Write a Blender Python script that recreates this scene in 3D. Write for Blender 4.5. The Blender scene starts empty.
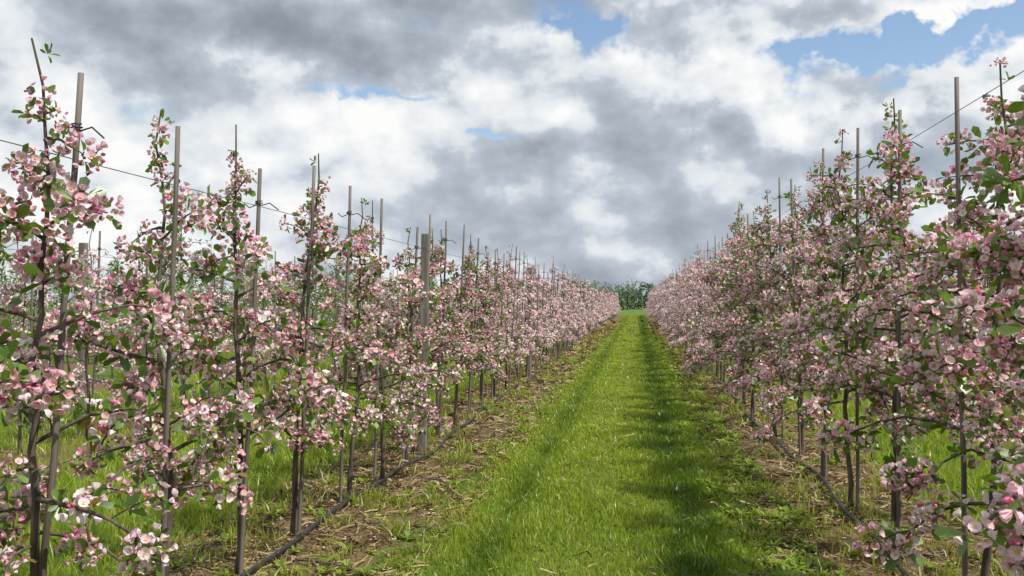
import bpy, math, random
import numpy as np
from mathutils import Vector
rs=np.random.RandomState
scene=bpy.context.scene
H0=1.6; FPX=900.0
YAW=math.atan(125/900); PITCH=math.atan(13/900)
SUN_AZ=math.radians(112)
SUN_EL=math.radians(56)

# ---------------------------------------------------------------- helpers
def gz(x,y):
    return 0.018*np.sin(x*2.1+0.7*np.sin(y*0.9))*np.cos(y*1.3+x)+0.012*np.sin(x*5.3+y*3.1)+0.03*np.exp(-((x+2.25)/.35)**2)+0.03*np.exp(-((x-1.65)/.35)**2)-0.03*np.exp(-((x-0.3)/.2)**2)-0.025*np.exp(-((x+1.0)/.2)**2)

def new_mat(name):
    m=bpy.data.materials.new(name); m.use_nodes=True
    nt=m.node_tree; nt.nodes.clear()
    out=nt.nodes.new('ShaderNodeOutputMaterial')
    return m,nt,out
def foliage_mat(name,trans=0.4,gloss=0.0,rough=.45,tmul=(1,1,1)):
    m,nt,out=new_mat(name)
    N=nt.nodes.new; L=nt.links.new
    a=N('ShaderNodeAttribute'); a.attribute_name='Col'
    d=N('ShaderNodeBsdfDiffuse'); t=N('ShaderNodeBsdfTranslucent'); mx=N('ShaderNodeMixShader'); mx.inputs[0].default_value=trans
    mu=N('ShaderNodeMix'); mu.data_type='RGBA'; mu.blend_type='MULTIPLY'; mu.inputs[0].default_value=1
    mu.inputs[7].default_value=(*tmul,1)
    L(a.outputs['Color'],d.inputs[0]); L(a.outputs['Color'],mu.inputs[6]); L(mu.outputs[2],t.inputs[0])
    L(d.outputs[0],mx.inputs[1]); L(t.outputs[0],mx.inputs[2])
    last=mx
    if gloss>0:
        g=N('ShaderNodeBsdfGlossy'); g.inputs['Roughness'].default_value=rough; g.inputs[0].default_value=(1,1,1,1)
        f=N('ShaderNodeMixShader'); f.inputs[0].default_value=gloss
        L(mx.outputs[0],f.inputs[1]); L(g.outputs[0],f.inputs[2]); last=f
    L(last.outputs[0],out.inputs[0]); return m
def bark_mat(name,c1,c2,scale=30,stretch=(1,1,.15),rough=.85,bump=.4):
    m,nt,out=new_mat(name); N=nt.nodes.new; L=nt.links.new
    tc=N('ShaderNodeTexCoord'); mp=N('ShaderNodeMapping'); mp.inputs['Scale'].default_value=stretch
    n=N('ShaderNodeTexNoise'); n.inputs['Scale'].default_value=scale; n.inputs['Detail'].default_value=3
    r=N('ShaderNodeValToRGB'); r.color_ramp.elements[0].position=.35; r.color_ramp.elements[1].position=.68
    r.color_ramp.elements[0].color=(*c1,1); r.color_ramp.elements[1].color=(*c2,1)
    b=N('ShaderNodeBsdfPrincipled'); b.inputs['Roughness'].default_value=rough
    bp=N('ShaderNodeBump'); bp.inputs['Strength'].default_value=bump; bp.inputs['Distance'].default_value=.005
    L(tc.outputs['Object'],mp.inputs[0]); L(mp.outputs[0],n.inputs['Vector']); L(n.outputs[0],r.inputs[0]); L(r.outputs[0],b.inputs['Base Color'])
    L(n.outputs[0],bp.inputs['Height']); L(bp.outputs[0],b.inputs['Normal']); L(b.outputs[0],out.inputs[0]); return m

M_petal=foliage_mat('petal',.32)
M_leaf=foliage_mat('apple_leaf',.42,.05,.4,(1.3,1.35,.6))
M_bark=bark_mat('apple_bark',(.045,.032,.026),(.15,.115,.09))
M_stake=bark_mat('weathered_wood',(.075,.06,.05),(.20,.17,.145),40,(1,1,.05))
M_post=bark_mat('grey_post_wood',(.10,.085,.07),(.23,.205,.18),25,(1,1,.05))
M_black=bark_mat('black_rubber',(.012,.012,.013),(.03,.03,.03),20,(1,1,1),.45,.1)
M_wire=bark_mat('wire_metal',(.08,.08,.08),(.15,.15,.15),20,(1,1,1),.5,.0)
M_grass=foliage_mat('grass_blade',.45,.03,.4,(1.25,1.2,.6))
M_straw=foliage_mat('dry_straw',.15)
M_far=foliage_mat('distant_foliage',.25)

class Q:
    def __init__(s): s.v=[];s.f=[];s.c=[];s.m=[];s.n=0
    def add(s,v,f,c,m):
        v=np.asarray(v,float); f=np.asarray(f,int)
        c=np.asarray(c,float)
        if c.ndim==1: c=np.tile(c,(len(v),1))
        s.v.append(v); s.f.append(f+s.n); s.c.append(c)
        s.m.append(np.full(len(f),m) if np.isscalar(m) else np.asarray(m)); s.n+=len(v)
    def arrays(s):
        return np.concatenate(s.v),np.concatenate(s.f),np.concatenate(s.c),np.concatenate(s.m)
    def mesh(s,name,mats,smooth=True):
        v,f,c,m=s.arrays(); me=bpy.data.meshes.new(name)
        me.vertices.add(len(v)); me.vertices.foreach_set('co',v.astype(np.float32).ravel())
        me.loops.add(f.size); me.loops.foreach_set('vertex_index',f.astype(np.int32).ravel())
        me.polygons.add(len(f)); me.polygons.foreach_set('loop_start',np.arange(0,f.size,4,dtype=np.int32))
        me.polygons.foreach_set('material_index',m.astype(np.int32))
        me.polygons.foreach_set('use_smooth',np.full(len(f),smooth))
        at=me.color_attributes.new('Col','FLOAT_COLOR','POINT')
        at.data.foreach_set('color',np.concatenate([c,np.ones((len(c),1))],1).astype(np.float32).ravel())
        for x in mats: me.materials.append(x)
        me.update(calc_edges=True); me.validate(); return me
def obj(name,me,loc=(0,0,0),rot=(0,0,0),sc=(1,1,1)):
    o=bpy.data.objects.new(name,me); scene.collection.objects.link(o)
    o.location=loc;o.rotation_euler=rot;o.scale=sc; return o

def tube(q,pts,rad,col,mat,n=6):
    pts=np.asarray(pts,float); k=len(pts)
    tan=np.gradient(pts,axis=0); tan/=np.linalg.norm(tan,axis=1)[:,None]+1e-9
    ref=np.array([1,0,0.]) if abs(tan[0][2])>.7 else np.array([0,0,1.])
    a=np.cross(tan,ref); a/=np.linalg.norm(a,axis=1)[:,None]+1e-9; b=np.cross(tan,a)
    th=np.arange(n)/n*2*np.pi
    rad=np.asarray(rad)*np.ones(k)
    v=pts[:,None,:]+rad[:,None,None]*(np.cos(th)[None,:,None]*a[:,None,:]+np.sin(th)[None,:,None]*b[:,None,:])
    v=v.reshape(-1,3); f=[]
    for i in range(k-1):
        for j in range(n):
            f.append((i*n+j,i*n+(j+1)%n,(i+1)*n+(j+1)%n,(i+1)*n+j))
    if n==6: 
        o=(k-1)*n; f+= [(o,o+1,o+2,o+3),(o,o+3,o+4,o+5)]
    q.add(v,f,col,mat)

def frame(d,spin):
    d=d/(np.linalg.norm(d)+1e-9)
    r=np.array([0,0,1.]) if abs(d[2])<.9 else np.array([1,0,0.])
    x=np.cross(r,d); x/=np.linalg.norm(x); y=np.cross(d,x)
    c,s=math.cos(spin),math.sin(spin)
    return np.stack([c*x+s*y,-s*x+c*y,d],1)

def petal(L,W,cup,fold):
    return np.array([[0,0,0],[.40*L,-.36*W,.25*cup+fold],[.82*L,-.42*W,.8*cup+fold],[L,0,cup*1.05],[.82*L,.42*W,.8*cup+fold],[.40*L,.36*W,.25*cup+fold],[.45*L,0,.2*cup]])
PF=np.array([[0,1,2,6],[6,2,3,4],[0,6,4,5]])
def rotz(a):
    c,s=math.cos(a),math.sin(a); return np.array([[c,-s,0],[s,c,0],[0,0,1]])

def leafcol(g): return np.array([.06,.13,.016])*(1-g)+np.array([.19,.31,.04])*g
def cluster(seed,white=False,leafy=1.0,lod=0):
    r=rs(seed); q=Q()
    nf=r.randint(9,15) if not white else r.randint(3,6)
    ga=2.4
    pinkness=r.uniform(-.30,.36)
    for i in range(nf):
        pol=math.acos(1-(i+.5)/nf*1.5); az=i*ga+r.uniform(-.3,.3)
        d=np.array([math.sin(pol)*math.cos(az),math.sin(pol)*math.sin(az),math.cos(pol)])
        c0=d*r.uniform(.036,.060)+np.array([0,0,.012])
        nd=d+r.normal(0,.35,3); F=frame(nd,r.uniform(0,6))
        openn=r.uniform(.05,.95); L=r.uniform(.017,.023)
        pk=np.clip(r.uniform(0,1)**1.5+pinkness,0,1)
        if white: base=np.array([.86,.84,.82])
        else: base=np.array([.93,.87,.88])*(1-pk)+np.array([.84,.51,.61])*pk
        edge=base*np.array([.99,.83,.89]) if not white else base
        if lod:
            s=.020; v=np.array([[s,0,.006],[0,s,-.002],[-s,0,.006],[0,-s,-.002]])@F.T+c0
            q.add(v,[[0,1,2,3]],(base+edge)/2*.96,0); continue
        for k in range(5):
            p=petal(L*r.uniform(.88,1.1),.022*r.uniform(.8,1.15),.018*(1.15-openn)+r.uniform(0,.005),.0035)
            p[:,0]*=(.5+.5*openn)
            p=p@rotz(k*2*math.pi/5+r.uniform(-.15,.15)).T
            cols=np.stack([base*np.array([.95,.92,.88]),base,edge,edge,edge,base,base])*r.uniform(.92,1.03)
            q.add(p@F.T+c0,PF,cols,0)
        s=.004; v=np.array([[-s,-s,.006],[s,-s,.006],[s,s,.008],[-s,s,.008]])@F.T+c0
        q.add(v,[[0,1,2,3]],(.6,.48,.12),0)
    if not white:
        for i in range(r.randint(1,6)):
            d=r.normal(0,1,3); d[2]=abs(d[2])*.7; d/=np.linalg.norm(d); F=frame(d,r.uniform(0,3))
            bc=np.array([.68,.18,.32])*r.uniform(.8,1.25)
            if lod:
                s=.010; q.add(np.array([[s,0,0],[0,s,0],[-s,0,0],[0,-s,0]])@F.T+d*.065,[[0,1,2,3]],bc,0); continue
            s=.0055; w=[]
            for z,k in((-.006,.5),(.003,1),(.011,.35)):
                w+= [[-s*k,-s*k,z],[s*k,-s*k,z],[s*k,s*k,z],[-s*k,s*k,z]]
            f=[]
            for l in (0,4):
                for j in range(4): f.append([l+j,l+(j+1)%4,l+4+(j+1)%4,l+4+j])
            f.append([8,9,10,11])
            q.add(np.array(w)@F.T+d*r.uniform(.055,.072),f,bc,0)
    nl=int(r.randint(4,7)*leafy)
    if lod: nl=int(nl*.8)
    for i in range(nl):
        az=i*2*math.pi/nl+r.uniform(-.5,.5); el=r.uniform(-.6,.6)
        d=np.array([math.cos(az)*math.cos(el),math.sin(az)*math.cos(el),math.sin(el)])
        L=r.uniform(.045,.085); p=petal(L,L*.52,-.016*r.uniform(-.4,1.6),.008)
        up=np.array([0,0,1.])+r.normal(0,.35,3); y=np.cross(up,d); y/=np.linalg.norm(y); z=np.cross(d,y)
        F=np.stack([d,y,z],1); col=leafcol(r.rand())
        if r.rand()<.08: col=np.array([.24,.18,.06])
        if lod: q.add(p[[0,1,3,5]]@F.T+d*.02,[[0,1,2,3]],col,1)
        else: q.add(p@F.T+d*.022,PF,col,1)
    return q.arrays()
def leafonly(seed,lod=0):
    r=rs(seed);q=Q()
    for i in range(6 if not lod else 4):
        az=i*1.05+r.uniform(-.4,.4); el=r.uniform(0,1.2)
        d=np.array([math.cos(az)*math.cos(el),math.sin(az)*math.cos(el),math.sin(el)])
        L=r.uniform(.04,.075); p=petal(L,L*.52,-.01,.008)
        up=np.array([0,0,1.])+r.normal(0,.4,3); y=np.cross(up,d); y/=np.linalg.norm(y); z=np.cross(d,y)
        F=np.stack([d,y,z],1)
        if lod: q.add(p[[0,1,3,5]]@F.T+d*.01,[[0,1,2,3]],leafcol(r.rand()),1)
        else: q.add(p@F.T+d*.01,PF,leafcol(r.rand()),1)
    return q.arrays()
SETS=[]
for lod in (0,1):
    SETS.append(([cluster(i,lod=lod) for i in range(14)],[cluster(100+i,True,1.5,lod) for i in range(6)],[leafonly(200+i,lod) for i in range(4)]))
SETS.append(SETS[1])

def make_tree(seed,H,reach,nb,step,kind='pink',low=.62,lod=0):
    PINK,LEAFC,LO=SETS[lod]
    r=rs(seed); q=Q(); spots=[]
    n=16; zs=np.linspace(0,H,n); xy=np.cumsum(r.normal(0,.014,(n,2)),0); xy-=xy[0]
    ld=np.column_stack([xy,zs]); ld[:,0:2]-=np.outer(zs/H,ld[-1,:2]*.5)
    tr=np.interp(zs,[0,.08,.5,H],[.028,.021,.018,.004])
    ld0=ld.copy(); ld0[0,2]=-.08
    tube(q,ld0,tr,(.1,.08,.07),2,7 if not lod else 4)
    def at(z): return np.array([np.interp(z,zs,ld[:,0]),np.interp(z,zs,ld[:,1]),z])
    def line(p,d,L,droop,r0):
        k=7; pts=[p.copy()]; d=d/np.linalg.norm(d)
        for i in range(k-1):
            d=d+r.normal(0,.13,3); d[2]-=droop*(i/k); d/=np.linalg.norm(d); pts.append(pts[-1]+d*L/(k-1))
        pts=np.array(pts)
        if lod: tube(q,pts[::3],np.linspace(r0,r0*.35,3),(.1,.08,.07),2,3)
        else: tube(q,pts,np.linspace(r0,r0*.35,k),(.1,.08,.07),2,5)
        return pts
    def mark(pts,L,s0,st):
        dist=np.linspace(0,L,len(pts)); s=s0
        while s<L:
            p=np.array([np.interp(s,dist,pts[:,j]) for j in range(3)])
            spots.append(p)
            s+=st*r.uniform(.4,1.1)
            if r.rand()<.36: s+=.19
        spots.append(pts[-1])
    az=r.uniform(0,6)
    for b in range(nb):
        t=((b+r.uniform(0,.9))/nb)**1.15; h=low+t*(H-low-.25)
        az+=2.4+r.uniform(-.7,.7)
        L=reach*(.13+.87*(1-t)**.85)*r.uniform(.45,1.3)
        if r.rand()<.08: L*=1.3
        el=r.uniform(-.05,.55)+.3*t
        d=np.array([math.cos(az)*math.cos(el),math.sin(az)*math.cos(el),math.sin(el)])
        pts=line(at(h),d,L,.42*(1.2-t),.005+.006*L/reach)
        mark(pts,L,.16*min(1,L/.4),step)
        for k in range(int(L/.26)):
            i=r.randint(1,6); dd=pts[min(i+1,6)]-pts[i]; dd/=np.linalg.norm(dd); dd=dd*.6+r.normal(0,.6,3); dd[2]+=.1
            l2=r.uniform(.06,.20); p2=line(pts[i],dd,l2,.2,.004); mark(p2,l2,.06,step)
    zz=low+.35
    while zz<H:
        t=(zz-low)/(H-low)
        if r.rand()<.2+.7*t: spots.append(at(zz)+np.r_[r.normal(0,.025,2),0])
        zz+=.075
    big=1.0
    if lod==2:
        spots=[p for p in spots if r.rand()<.42]; big=1.5
    for p in spots:
        ax=at(min(max(p[2],0),H)); o=p-ax; o[2]=0; o/=np.linalg.norm(o)+.05
        d=o*.6+np.array([0,0,.3])+r.normal(0,.5,3)
        F=frame(d,r.uniform(0,6.28)); s=r.uniform(.7,1.25)*big
        u=r.rand(); top=p[2]>H-.35
        if kind=='pink': S=LO[r.randint(4)] if u<(.35 if top else .14) else PINK[r.randint(14)]
        else: S=LO[r.randint(4)] if u<.4 else LEAFC[r.randint(6)]
        if top: s*=.75
        v,f,c,m=S
        q.add((v*s)@F.T+p,f,np.clip(c*r.uniform(.86,1.08),0,.93),m)
    return q.mesh('apple_tree_mesh_%d_%d'%(seed,lod),[M_petal,M_leaf,M_bark])

LEFT=[[make_tree(11+i,2.38+.07*(i%3),.60,21,.11,lod=l) for i in range(6)] for l in(0,1,2)]
RIGHT=[[make_tree(31+i,2.70+.09*(i%3),.84,31,.105,low=.76,lod=l) for i in range(6)] for l in(0,1,2)]
GREEN=[[make_tree(61+i,2.85,.95,30,.085,'white',low=.6,lod=l) for i in range(4)] for l in (0,1,2)]

R=rs(5); random.seed(5)
def ycoord(X,zc): return (zc+X*math.sin(YAW))/math.cos(YAW)

def make_stake(seed,H,tie):
    r=rs(seed); q=Q(); n=8; zs=np.linspace(-.1,H,n)
    pts=np.column_stack([np.cumsum(r.normal(0,.004,n)),np.cumsum(r.normal(0,.003,n)),zs])
    tube(q,pts,np.linspace(.014,.011,n),(.2,.2,.2),0,6)
    if tie:
        z=H-.22; x,y=pts[-1][0],pts[-1][1]
        th=np.linspace(0,4*np.pi,18)
        tube(q,np.column_stack([x+.02*np.cos(th),y+.02*np.sin(th),z+th*.002]),.0035,(0,0,0),1,4)
        tube(q,[[x+.02,y,z],[x+.07,y-.01,z+.012],[x+.13,y-.02,z-.03]],.0035,(0,0,0),1,4)
        tube(q,[[x-.02,y,z],[x-.06,y+.01,z-.015],[x-.09,y,z+.01]],.0035,(0,0,0),1,4)
    return q.mesh('wooden_stake_mesh_%d'%seed,[M_stake,M_black])
STL=[make_stake(i,2.45,i%2==0) for i in range(4)]
STR=[make_stake(10+i,2.88,i%3==0) for i in range(4)]

def row(X,y0,sp,y1,meshes,stakes,leanx,first=None,jit=.05,near=15,mid=36):
    y=y0;i=0
    while y<y1:
        lod=0 if y<near else (1 if y<mid else 2)
        ms=meshes[lod]
        mi=R.randint(len(ms)); s=R.uniform(.90,1.07)
        if first and i in first: s=first[i]
        x=X+R.normal(0,jit)
        tilt=(R.normal(0,.025),leanx+R.normal(0,.025))
        obj('apple_tree',ms[mi],(x,y,float(gz(x,y))),(tilt[0],tilt[1],R.uniform(0,6.28)),(s,s,s*R.uniform(.95,1.05)))
        if stakes and y>0 :
            obj('wooden_stake',stakes[i%len(stakes)],(X+R.normal(0,.015)+.03,y-.05,0),(R.normal(0,.015),leanx+R.normal(0,.013),0),(1,1,R.uniform(.93,1.05)))
        y+=sp*R.uniform(.94,1.06) if y>8 else sp
        i+=1
XL=-2.27; XR=1.6
yl=ycoord(XL,3.45); yr=ycoord(XR,4.65)
mixA=[GREEN[l][:2]+LEFT[l][:4] for l in (0,1,2)]
mixB=[RIGHT[l][:3]+GREEN[l][:2] for l in (0,1,2)]
row(XL,yl-.88*2,.88,100,LEFT,STL,.045,{2:1.0,3:1.0})
row(XR,yr-1.2*2,1.15,100,RIGHT,STR,-.012,{1:1.0,2:1.05,3:1.03,4:1.0})
row(XL-3.9,1.5,1.0,95,mixA,STL,.02,jit=.1,near=8,mid=20)
row(XL-7.8,3,1.1,90,GREEN,None,0,jit=.12,near=0,mid=14)
row(XL-11.7,6,1.3,90,GREEN,None,0,jit=.12,near=0,mid=0)
row(XL-15.6,9,1.5,90,GREEN,None,0,jit=.12,near=0,mid=0)
row(XR+3.9,2,1.1,95,RIGHT,STR,0,jit=.1,near=8,mid=20)
row(XR+7.8,5,1.3,90,mixB,None,0,jit=.1,near=0,mid=0)

def make_post(seed,H):
    q=Q(); w=.042; v=[];
    for z,k in((-.2,1),(.6,1.0),(1.4,.985),(H-.01,.98),(H,.86)):
        b=.008*k; W=w*k
        v+=[[-W+b,-W,z],[W-b,-W,z],[W,-W+b,z],[W,W-b,z],[W-b,W,z],[-W+b,W,z],[-W,W-b,z],[-W,-W+b,z]]
    f=[]
    for l in range(4):
        for j in range(8): f.append([l*8+j,l*8+(j+1)%8,l*8+8+(j+1)%8,l*8+8+j])
    o=32; f+=[[o,o+1,o+2,o+3],[o,o+3,o+4,o+7],[o+4,o+5,o+6,o+7]]
    q.add(v,f,(.2,.2,.2),0); return q.mesh('wooden_post_mesh',[M_post],False)
PM=make_post(1,2.30); PM2=make_post(2,2.75)
for X,y0,m in((XL+.06,ycoord(XL,9.35),PM),(-6.6,ycoord(-6.6,10.8),PM),(XR+.05,15.5,PM2),(XR+3.9,9,PM2)):
    y=y0
    while y<98:
        obj('wooden_post',m,(X,y+.02,0),(0,R.normal(.005,.006),R.uniform(-.1,.1))); y+=9.3

def wire(X,z,y0,y1,sp):
    q=Q(); pts=[]; y=y0
    while y<y1:
        pts.append([X+R.normal(0,.008),y,z+R.normal(0,.008)]); y+=sp
    tube(q,pts,.0022,(.1,.1,.1),0,4); obj('trellis_wire',q.mesh('trellis_wire_mesh',[M_wire]))
wire(XL+.08,2.16,-3,98,2.2); wire(XR-.02,2.55,-3,98,2.3); wire(XL-3.8,2.1,0,95,3); wire(XR+3.9,2.5,0,95,3)
wire(XL+.03,.95,-3,98,2.2)
def hose(X,amp,ph):
    q=Q(); ys=np.concatenate([np.arange(-3,25,.15),np.arange(25,99,1.)])
    xs=X+amp*np.sin(ys*.8+ph)+amp*.5*np.sin(ys*2.3+ph); zs=gz(xs,ys)+.04+.012*np.abs(np.sin(ys*1.7))
    tube(q,np.column_stack([xs,ys,zs]),.0155,(0,0,0),0,6); obj('irrigation_hose',q.mesh('irrigation_hose_mesh',[M_black]))
hose(XL+.14,.04,0); hose(XR-.09,.045,1.3)

# ---------------------------------------------------------------- ground
xs=np.unique(np.concatenate([np.linspace(-600,-30,14),np.linspace(-30,-5,26),np.arange(-5,5,.1),np.linspace(5,30,26),np.linspace(30,600,14)]))
ys=np.unique(np.concatenate([np.linspace(-60,-3,12),np.arange(-3,20,.12),np.arange(20,100,1.),np.linspace(100,900,20)]))
XX,YY=np.meshgrid(xs,ys); ZZ=gz(XX,YY)*((np.abs(XX)<25)&(YY<110))
q=Q(); nx=len(xs); idx=np.arange(len(ys)*nx).reshape(len(ys),nx)
q.add(np.column_stack([XX.ravel(),YY.ravel(),ZZ.ravel()]),np.stack([idx[:-1,:-1],idx[:-1,1:],idx[1:,1:],idx[1:,:-1]],-1).reshape(-1,4),(.1,.1,.1),0)
m,nt,out=new_mat('orchard_ground'); N=nt.nodes.new; L=nt.links.new
def mth(op,a,b=None,c=None,clamp=False,nt=nt):
    n=nt.nodes.new('ShaderNodeMath'); n.operation=op; n.use_clamp=clamp
    for i,x in enumerate((a,b,c)):
        if x is None: continue
        if isinstance(x,(int,float)): n.inputs[i].default_value=x
        else: nt.links.new(x,n.inputs[i])
    return n.outputs[0]
def mix(f,a,b,nt=nt):
    n=nt.nodes.new('ShaderNodeMix'); n.data_type='RGBA'
    for s,x in((n.inputs[0],f),(n.inputs[6],a),(n.inputs[7],b)):
        if isinstance(x,(int,float)): s.default_value=x
        elif isinstance(x,tuple): s.default_value=(*x,1)
        else: nt.links.new(x,s)
    return n.outputs[2]
tc=N('ShaderNodeTexCoord'); sep=N('ShaderNodeSeparateXYZ'); L(tc.outputs['Object'],sep.inputs[0])
def noise(scale,det=3,vec=None,nt=nt,dist=0):
    n=nt.nodes.new('ShaderNodeTexNoise'); n.inputs['Scale'].default_value=scale; n.inputs['Detail'].default_value=det; n.inputs['Distortion'].default_value=dist
    nt.links.new(vec if vec else tc.outputs['Object'],n.inputs['Vector']); return n.outputs[0]
n1=noise(2.5,2); n2=noise(14); n3=noise(60,1); n0=noise(.6,1)
x=mth('ADD',sep.outputs[0],mth('MULTIPLY',mth('SUBTRACT',n1,.5),.7))
per=3.885
ph=mth('PINGPONG',mth('SUBTRACT',x,XL-per*10),per/2)
strip=mth('SUBTRACT',1,mth('DIVIDE',mth('SUBTRACT',ph,.55),.25,clamp=True),clamp=True)
far=mth('GREATER_THAN',sep.outputs[1],101)
strip=mth('MULTIPLY',strip,mth('SUBTRACT',1,far))
soil=mix(n2,(.05,.032,.02),(.13,.09,.05)); soil=mix(mth('MULTIPLY',n3,.5),soil,(.29,.22,.11))  # earth and straw tones, darkened to paint in shade under the trees
soil=mix(mth('MULTIPLY',mth('GREATER_THAN',n1,.55),.3),soil,(.10,.12,.03))
gr=mix(n1,(.045,.085,.012),(.085,.15,.02)); gr=mix(mth('MULTIPLY',n2,.3),gr,(.15,.15,.05))
fgc=mix(n0,(.08,.14,.03),(.11,.15,.04))
gr=mix(far,gr,fgc)
col=mix(strip,gr,soil)
b=N('ShaderNodeBsdfPrincipled'); b.inputs['Roughness'].default_value=.95; b.inputs['Specular IOR Level'].default_value=.1
bp=N('ShaderNodeBump'); bp.inputs['Strength'].default_value=.8; bp.inputs['Distance'].default_value=.03
L(n2,bp.inputs['Height']); L(bp.outputs[0],b.inputs['Normal'])
L(col,b.inputs['Base Color']); L(b.outputs[0],out.inputs[0])
obj('ground',q.mesh('ground_mesh',[m]))

# ---------------------------------------------------------------- grass
def blades(q,P,h,w,col,lean=.5,mat=0,r=R):
    n=len(P); az=r.uniform(0,2*np.pi,n); la=r.uniform(0,2*np.pi,n); ln=np.abs(r.normal(0,lean,n))*h
    z=gz(P[:,0],P[:,1])-.004; a=np.column_stack([np.cos(az),np.sin(az),np.zeros(n)])*w[:,None]*.5
    ld=np.column_stack([np.cos(la)*ln,np.sin(la)*ln,np.zeros(n)]); b=np.column_stack([P,z])
    up=np.array([0,0,1.])
    mid=b+ld*.35+up*(h*.6)[:,None]; tip=b+ld+up*h[:,None]
    v=np.stack([b-a,b+a,mid+a*.8,mid-a*.8,tip+a*.12,tip-a*.12],1).reshape(-1,3)
    i=np.arange(n)[:,None]*6
    f=np.concatenate([i+np.array([0,1,2,3]),i+np.array([3,2,4,5])],0)
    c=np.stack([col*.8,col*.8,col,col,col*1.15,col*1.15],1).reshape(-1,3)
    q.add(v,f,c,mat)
def vn(x,y,s,seed):
    return .5+.25*np.sin(x*s*1.3+seed+1.7*np.sin(y*s*.7+seed))+.25*np.sin(y*s*1.1-seed*2+1.3*np.sin(x*s*1.9))
def scatter(n,x0,x1,y0,y1,pw=1.0):
    u=R.rand(n); y=y0*(y1/y0)**(u**pw)
    return np.column_stack([R.uniform(x0,x1,n),y])
G1=np.array([.205,.305,.026]);G2=np.array([.36,.45,.06]);G3=np.array([.065,.145,.016]);GY=np.array([.40,.36,.13])
q=Q()
def grass_zone(n,x0,x1,y0,y1,hb,edge=.15):
    P=scatter(n,x0-edge,x1+edge,y0,y1)
    ed=np.minimum(P[:,0]-(x0-edge),(x1+edge)-P[:,0]); keep=R.rand(n)<np.clip(ed/(2*edge)+.25*(vn(P[:,0],P[:,1],3,1)-.3),0,1)
    P=P[keep]; ed=ed[keep]; k=len(P); d=P[:,1]
    g=np.clip(vn(P[:,0],P[:,1]*.5,1.6,3)*.5+.35*vn(P[:,0],P[:,1],6,8)+R.uniform(-.25,.4,k),0,1)
    col=G1*(1-g[:,None])+G2*g[:,None]
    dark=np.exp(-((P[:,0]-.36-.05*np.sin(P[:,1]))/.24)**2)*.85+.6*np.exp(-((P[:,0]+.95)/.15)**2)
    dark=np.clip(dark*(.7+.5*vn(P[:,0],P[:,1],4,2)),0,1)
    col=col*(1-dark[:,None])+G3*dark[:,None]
    yl=R.rand(k)<(.06+.45*np.exp(-ed/.12)+.25*np.exp(-((P[:,0]+.35)/.25)**2)*vn(P[:,0],P[:,1],2,4)); col[yl]=GY*R.uniform(.6,1.1,(yl.sum(),1))
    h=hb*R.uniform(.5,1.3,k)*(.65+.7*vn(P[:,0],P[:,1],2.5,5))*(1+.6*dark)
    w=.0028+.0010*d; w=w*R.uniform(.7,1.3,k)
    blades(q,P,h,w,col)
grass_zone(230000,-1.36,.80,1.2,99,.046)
grass_zone(50000,-5.3,-3.0,2.5,80,.10)
grass_zone(45000,2.25,4.8,2.5,80,.10)
grass_zone(16000,-7,-5.3,4,60,.09)
grass_zone(18000,-9.2,-7,4,60,.12)
grass_zone(16000,4.8,8,4,60,.11)
for (x0,x1,n) in((-2.95,-1.45,340),(.85,2.3,300)):
    C=scatter(n,x0,x1,1.5,60)
    for c in C:
        k=R.randint(10,50); P=c+R.normal(0,.06,(k,2)); g=R.rand(k)[:,None]
        cc=G1*(1-g)+G2*g
        if R.rand()<.5: cc=cc*.35+GY*.65
        blades(q,P,R.uniform(.03,.13,k),np.full(k,.0035+.001*c[1]),cc*.9,.7)
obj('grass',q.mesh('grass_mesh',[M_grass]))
q=Q()
for (x0,x1,n) in((-2.95,-1.25,30000),(.72,2.35,24000),(-1.3,.72,2000)):
    P=scatter(n,x0,x1,1.3,70); P=P[R.rand(n)<.3+.9*vn(P[:,0],P[:,1],5,9)]; k=len(P)
    L_=R.uniform(.03,.16,k)*(1+P[:,1]*.02); az=R.normal(1.2,1.2,k); d=np.column_stack([np.cos(az),np.sin(az),R.normal(0,.22,k)])*L_[:,None]*.5
    w=(.0009+.00045*P[:,1])*R.uniform(.5,1.6,k); s=np.column_stack([-np.sin(az),np.cos(az),R.normal(0,.5,k)])*w[:,None]
    b=np.column_stack([P,gz(P[:,0],P[:,1])+R.uniform(.002,.03,k)])
    bd=s*R.normal(0,4,(k,1))
    v=np.stack([b-d-s,b-d+s,b+bd+s,b+bd-s,b+d+s,b+d-s],1).reshape(-1,3); i=np.arange(k)[:,None]*6; f=np.concatenate([i+np.array([0,1,2,3]),i+np.array([3,2,4,5])],0)
    g=R.rand(k)[:,None]; c=np.array([.15,.10,.055])*(1-g)+np.array([.48,.38,.20])*g; dk=R.rand(k)<.33; c[dk]=np.array([.07,.04,.025])
    q.add(v,f,np.repeat(c,6,0),0)
obj('straw_litter',q.mesh('straw_litter_mesh',[M_straw],False))
q=Q()
for i in range(420):
    sd=R.rand()<.5; p=scatter(1,-2.9 if sd else .9,-1.6 if sd else 2.3,1.5,30)[0]
    az=R.uniform(0,6.28); Lc=R.uniform(.1,.45); pts=[]
    for k in range(5):
        xx=p[0]+math.cos(az)*Lc*k/4; yy=p[1]+math.sin(az)*Lc*k/4; pts.append([xx,yy,float(gz(xx,yy))+.012+R.uniform(0,.03)]); az+=R.normal(0,.15)
    tube(q,pts,np.linspace(.006,.003,5)*R.uniform(.6,1.5),(.1,.1,.1),0,4)
obj('pruned_twigs',q.mesh('pruned_twigs_mesh',[M_bark]))
q=Q()
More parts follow.
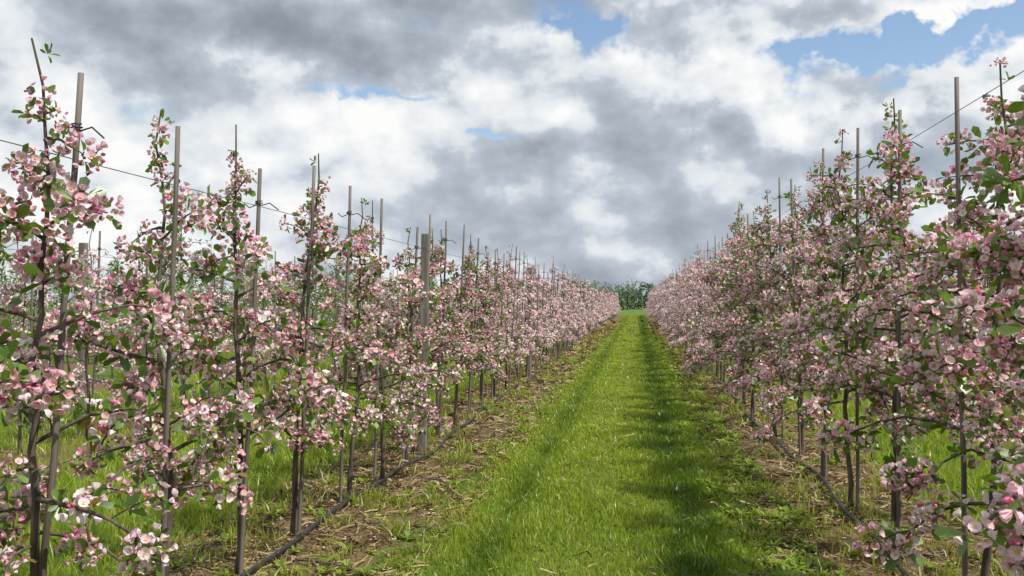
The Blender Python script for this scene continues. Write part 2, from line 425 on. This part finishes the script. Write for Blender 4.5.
def rosette(c,s,n):
    for i in range(n):
        az=i*2.4+R.uniform(-.3,.3); el=R.uniform(.1,.9)
        d=np.array([math.cos(az)*math.cos(el),math.sin(az)*math.cos(el),math.sin(el)]); y=np.cross([0,0,1.],d); y/=np.linalg.norm(y); z=np.cross(d,y)
        L=s*R.uniform(.6,1.2); p=petal(L,L*R.uniform(.3,.6),-.15*L,.06*L)
        g=R.rand(); q.add(p@np.stack([d,y,z],1).T+c,PF,np.array([.12,.21,.02])*(1-g)+np.array([.28,.40,.045])*g,0)
for (x0,x1,n) in((.55,1.15,1500),(-1.75,-1.3,200),(-2.9,-1.7,160),(1.1,2.2,220),(2.2,4.5,200),(-5,-3,200)):
    for c in scatter(n,x0,x1,1.6,40):
        rosette(np.array([c[0],c[1],gz(c[0],c[1])+R.uniform(0,.02)]),R.uniform(.03,.075)*(1+.03*c[1]),R.randint(5,11))
obj('weeds',q.mesh('weeds_mesh',[M_grass]))
q=Q(); k=3000; P=np.concatenate([scatter(k//2,-2.9,-1.5,1.3,40),scatter(k//2,.9,2.3,1.3,40)])
b=np.column_stack([P,gz(P[:,0],P[:,1])+.03]); az=R.uniform(0,6.28,k); s=.006+.0006*P[:,1]
a1=np.column_stack([np.cos(az),np.sin(az),R.normal(0,.2,k)])*s[:,None]; a2=np.column_stack([-np.sin(az),np.cos(az),R.normal(0,.2,k)])*s[:,None]*.7
q.add(np.stack([b-a1,b-a2,b+a1,b+a2],1).reshape(-1,3),np.arange(k*4).reshape(-1,4),(.75,.6,.62),0)
obj('fallen_petals',q.mesh('fallen_petals_mesh',[M_petal],False))

# ---------------------------------------------------------------- distant trees
q=Q(); r=rs(77)
for i in range(140):
    x0=r.uniform(-110,95); y0=r.uniform(160,230); Ht=r.uniform(2.6,5.0)
    if i<30: x0=-22+i*1.25+r.uniform(-.8,.8); y0=r.uniform(160,220); Ht=r.choice([2.6,3.2,4.0,5.0,6.0])
    cw=Ht*r.uniform(.35,.6)
    tube(q,[[x0,y0,0],[x0+.1,y0,Ht*.5],[x0,y0,Ht*.85]],[.16,.11,.04],(.06,.05,.04),0,5)
    lob=r.normal(0,1,(11,3)); lob/=np.linalg.norm(lob,axis=1)[:,None]; lob=lob*np.array([cw*.7,cw*.7,Ht*.34])+[x0,y0,Ht*.5]
    n=420; ci=r.randint(0,11,n); p=lob[ci]+r.normal(0,1,(n,3))*cw*.16; p[:,2]=np.clip(p[:,2],.1,None)
    s=r.uniform(.1,.24,n)[:,None]; a1=r.normal(0,1,(n,3)); a1/=np.linalg.norm(a1,axis=1)[:,None]; a2=np.cross(a1,r.normal(0,1,(n,3))); a2/=np.linalg.norm(a2,axis=1)[:,None]
    base=np.array([.10,.15,.06])*r.uniform(.6,1.4)+np.array([.045,.055,.065]); c=base*r.uniform(.7,1.4,(n,1))  # bluish offset paints distance haze into the foliage colour
    q.add(np.stack([p-a1*s,p-a2*s,p+a1*s,p+a2*s],1).reshape(-1,3),np.arange(n*4).reshape(-1,4),np.repeat(c,4,0),0)
obj('distant_trees',q.mesh('distant_trees_mesh',[M_far],False))

# ---------------------------------------------------------------- world
w=bpy.data.worlds.new('World'); scene.world=w; w.use_nodes=True; nt=w.node_tree; nt.nodes.clear()
N=nt.nodes.new; L=nt.links.new
M=lambda op,a,b=None,c=None,clamp=False: mth(op,a,b,c,clamp,nt)
tc=N('ShaderNodeTexCoord'); dirv=tc.outputs['Generated']
sep=N('ShaderNodeSeparateXYZ'); L(dirv,sep.inputs[0]); dx,dy,dz=sep.outputs
az=M('MULTIPLY',M('ARCTAN2',dx,dy),180/math.pi); el=M('MULTIPLY',M('ARCSINE',dz),180/math.pi)
def px2dir(px,py):
    xc=(px-512)/FPX; yc=(288-py)/FPX
    f=np.array([-math.sin(YAW)*math.cos(PITCH),math.cos(YAW)*math.cos(PITCH),math.sin(PITCH)]); rt=np.array([math.cos(YAW),math.sin(YAW),0]); up=np.cross(rt,f)
    d=f+rt*xc+up*yc; d/=np.linalg.norm(d); return math.degrees(math.atan2(d[0],d[1])),math.degrees(math.asin(d[2]))
wn=N('ShaderNodeTexNoise'); wn.inputs['Scale'].default_value=9; wn.inputs['Detail'].default_value=5; wn.inputs['Roughness'].default_value=.6; L(dirv,wn.inputs['Vector'])
ws=N('ShaderNodeSeparateColor'); L(wn.outputs['Color'],ws.inputs[0])
azw=M('ADD',az,M('MULTIPLY',M('SUBTRACT',ws.outputs[0],.5),18)); elw=M('ADD',el,M('MULTIPLY',M('SUBTRACT',ws.outputs[1],.5),11))
def blob(px,py,sx,sy):
    a0,e0=px2dir(px,py); sa=sx/FPX*57.3; se=sy/FPX*57.3
    u=M('DIVIDE',M('SUBTRACT',azw,a0),sa); v=M('DIVIDE',M('SUBTRACT',elw,e0),se)
    return M('EXPONENT',M('MULTIPLY',M('ADD',M('MULTIPLY',u,u),M('MULTIPLY',v,v)),-1))
def sumb(lst):
    t=None
    for (px,py,sx,sy,a) in lst:
        g=M('MULTIPLY',blob(px,py,sx,sy),a); t=g if t is None else M('ADD',t,g)
    return t
def cn(off,scale,det,dist=0,rough=.55,zs=1.5):
    mp=N('ShaderNodeMapping'); mp.inputs['Scale'].default_value=(1,1,zs); mp.inputs['Location'].default_value=off; L(dirv,mp.inputs[0])
    n=N('ShaderNodeTexNoise'); n.inputs['Scale'].default_value=scale; n.inputs['Detail'].default_value=det; n.inputs['Roughness'].default_value=rough; n.inputs['Distortion'].default_value=dist
    L(mp.outputs[0],n.inputs['Vector']); return n.outputs[0]
nA=cn((0,0,0),5,7,0,.52); nB=cn((.013,0,.035),5,7,0,.52); nD=cn((5,2,1),13,5,0,.55)
shade=M('MULTIPLY',M('SUBTRACT',nA,nB),2.4)  # offset noise difference paints lit and shaded edges onto the clouds
bias=sumb([(290,28,250,40,-.44),(60,22,90,30,.0),(220,130,250,50,.12),(430,150,90,50,.04),(600,130,150,50,-.05),(650,185,190,60,-.26),(690,66,110,20,.28),(890,82,150,24,.28),(850,150,170,40,-.18),(760,4,260,16,-.20),(590,255,240,30,-.16),(330,225,150,26,.06),(960,20,90,30,.1),(60,190,120,40,.10)])
val=M('ADD',M('ADD',.745,bias),M('ADD',shade,M('MULTIPLY',M('SUBTRACT',nD,.5),.26)))
rp=N('ShaderNodeValToRGB'); cr=rp.color_ramp; cr.elements[0].position=0.0; cr.elements[0].color=(.24,.27,.32,1); cr.elements[1].position=1; cr.elements[1].color=(.99,.99,.98,1)
for p,c in((.3,(.34,.38,.44)),(.5,(.44,.495,.565)),(.62,(.53,.585,.655)),(.73,(.73,.775,.82)),(.86,(.86,.885,.905))):
    e=cr.elements.new(p); e.color=(*c,1)
L(val,rp.inputs[0])
hole=sumb([(578,38,60,24,1.2),(835,46,80,18,.95),(935,44,90,15,.95),(515,150,45,8,.9),(985,24,60,14,.8),(370,92,45,8,.55)])
cover=M('ADD',M('MULTIPLY',M('SUBTRACT',nA,.5),1.3),M('ADD',M('MULTIPLY',M('SUBTRACT',nD,.5),.9),M('MULTIPLY',hole,-.95))); alpha=M('DIVIDE',M('ADD',cover,.64),.42,clamp=True)
sky=N('ShaderNodeTexSky'); sky.sky_type='NISHITA'; sky.sun_disc=False; sky.sun_elevation=SUN_EL; sky.sun_rotation=SUN_AZ
ss=N('ShaderNodeVectorMath'); ss.operation='SCALE'; ss.inputs[3].default_value=1.6; L(sky.outputs[0],ss.inputs[0])
sc=N('ShaderNodeVectorMath'); sc.operation='SCALE'; sc.inputs[3].default_value=10; L(rp.outputs[0],sc.inputs[0])
mx=N('ShaderNodeMix'); mx.data_type='RGBA'; L(alpha,mx.inputs[0]); L(ss.outputs[0],mx.inputs[6]); L(sc.outputs[0],mx.inputs[7])
bg=N('ShaderNodeBackground'); bg.inputs[1].default_value=.1; L(mx.outputs[2],bg.inputs[0])
o=N('ShaderNodeOutputWorld'); L(bg.outputs[0],o.inputs[0])
w.cycles.sampling_method='MANUAL'; w.cycles.sample_map_resolution=512

sd=bpy.data.lights.new('sun','SUN'); sd.energy=5.0; sd.angle=math.radians(.5); sd.color=(1,.95,.87)
so=bpy.data.objects.new('sun',sd); scene.collection.objects.link(so)
D=Vector((math.sin(SUN_AZ)*math.cos(SUN_EL),math.cos(SUN_AZ)*math.cos(SUN_EL),math.sin(SUN_EL)))
so.rotation_euler=(-D).to_track_quat('-Z','Y').to_euler(); so.location=(10,10,20)

cd=bpy.data.cameras.new('camera'); cam=bpy.data.objects.new('camera',cd); scene.collection.objects.link(cam)
cd.sensor_width=36; cd.lens=FPX/1024*36; cd.clip_end=3000; cd.clip_start=.05
cam.location=(0,0,H0); cam.rotation_euler=(math.pi/2+PITCH,0,YAW); scene.camera=cam
scene.view_settings.view_transform='Standard'; scene.view_settings.look='None'; scene.view_settings.exposure=0
print('objs',len(scene.objects))
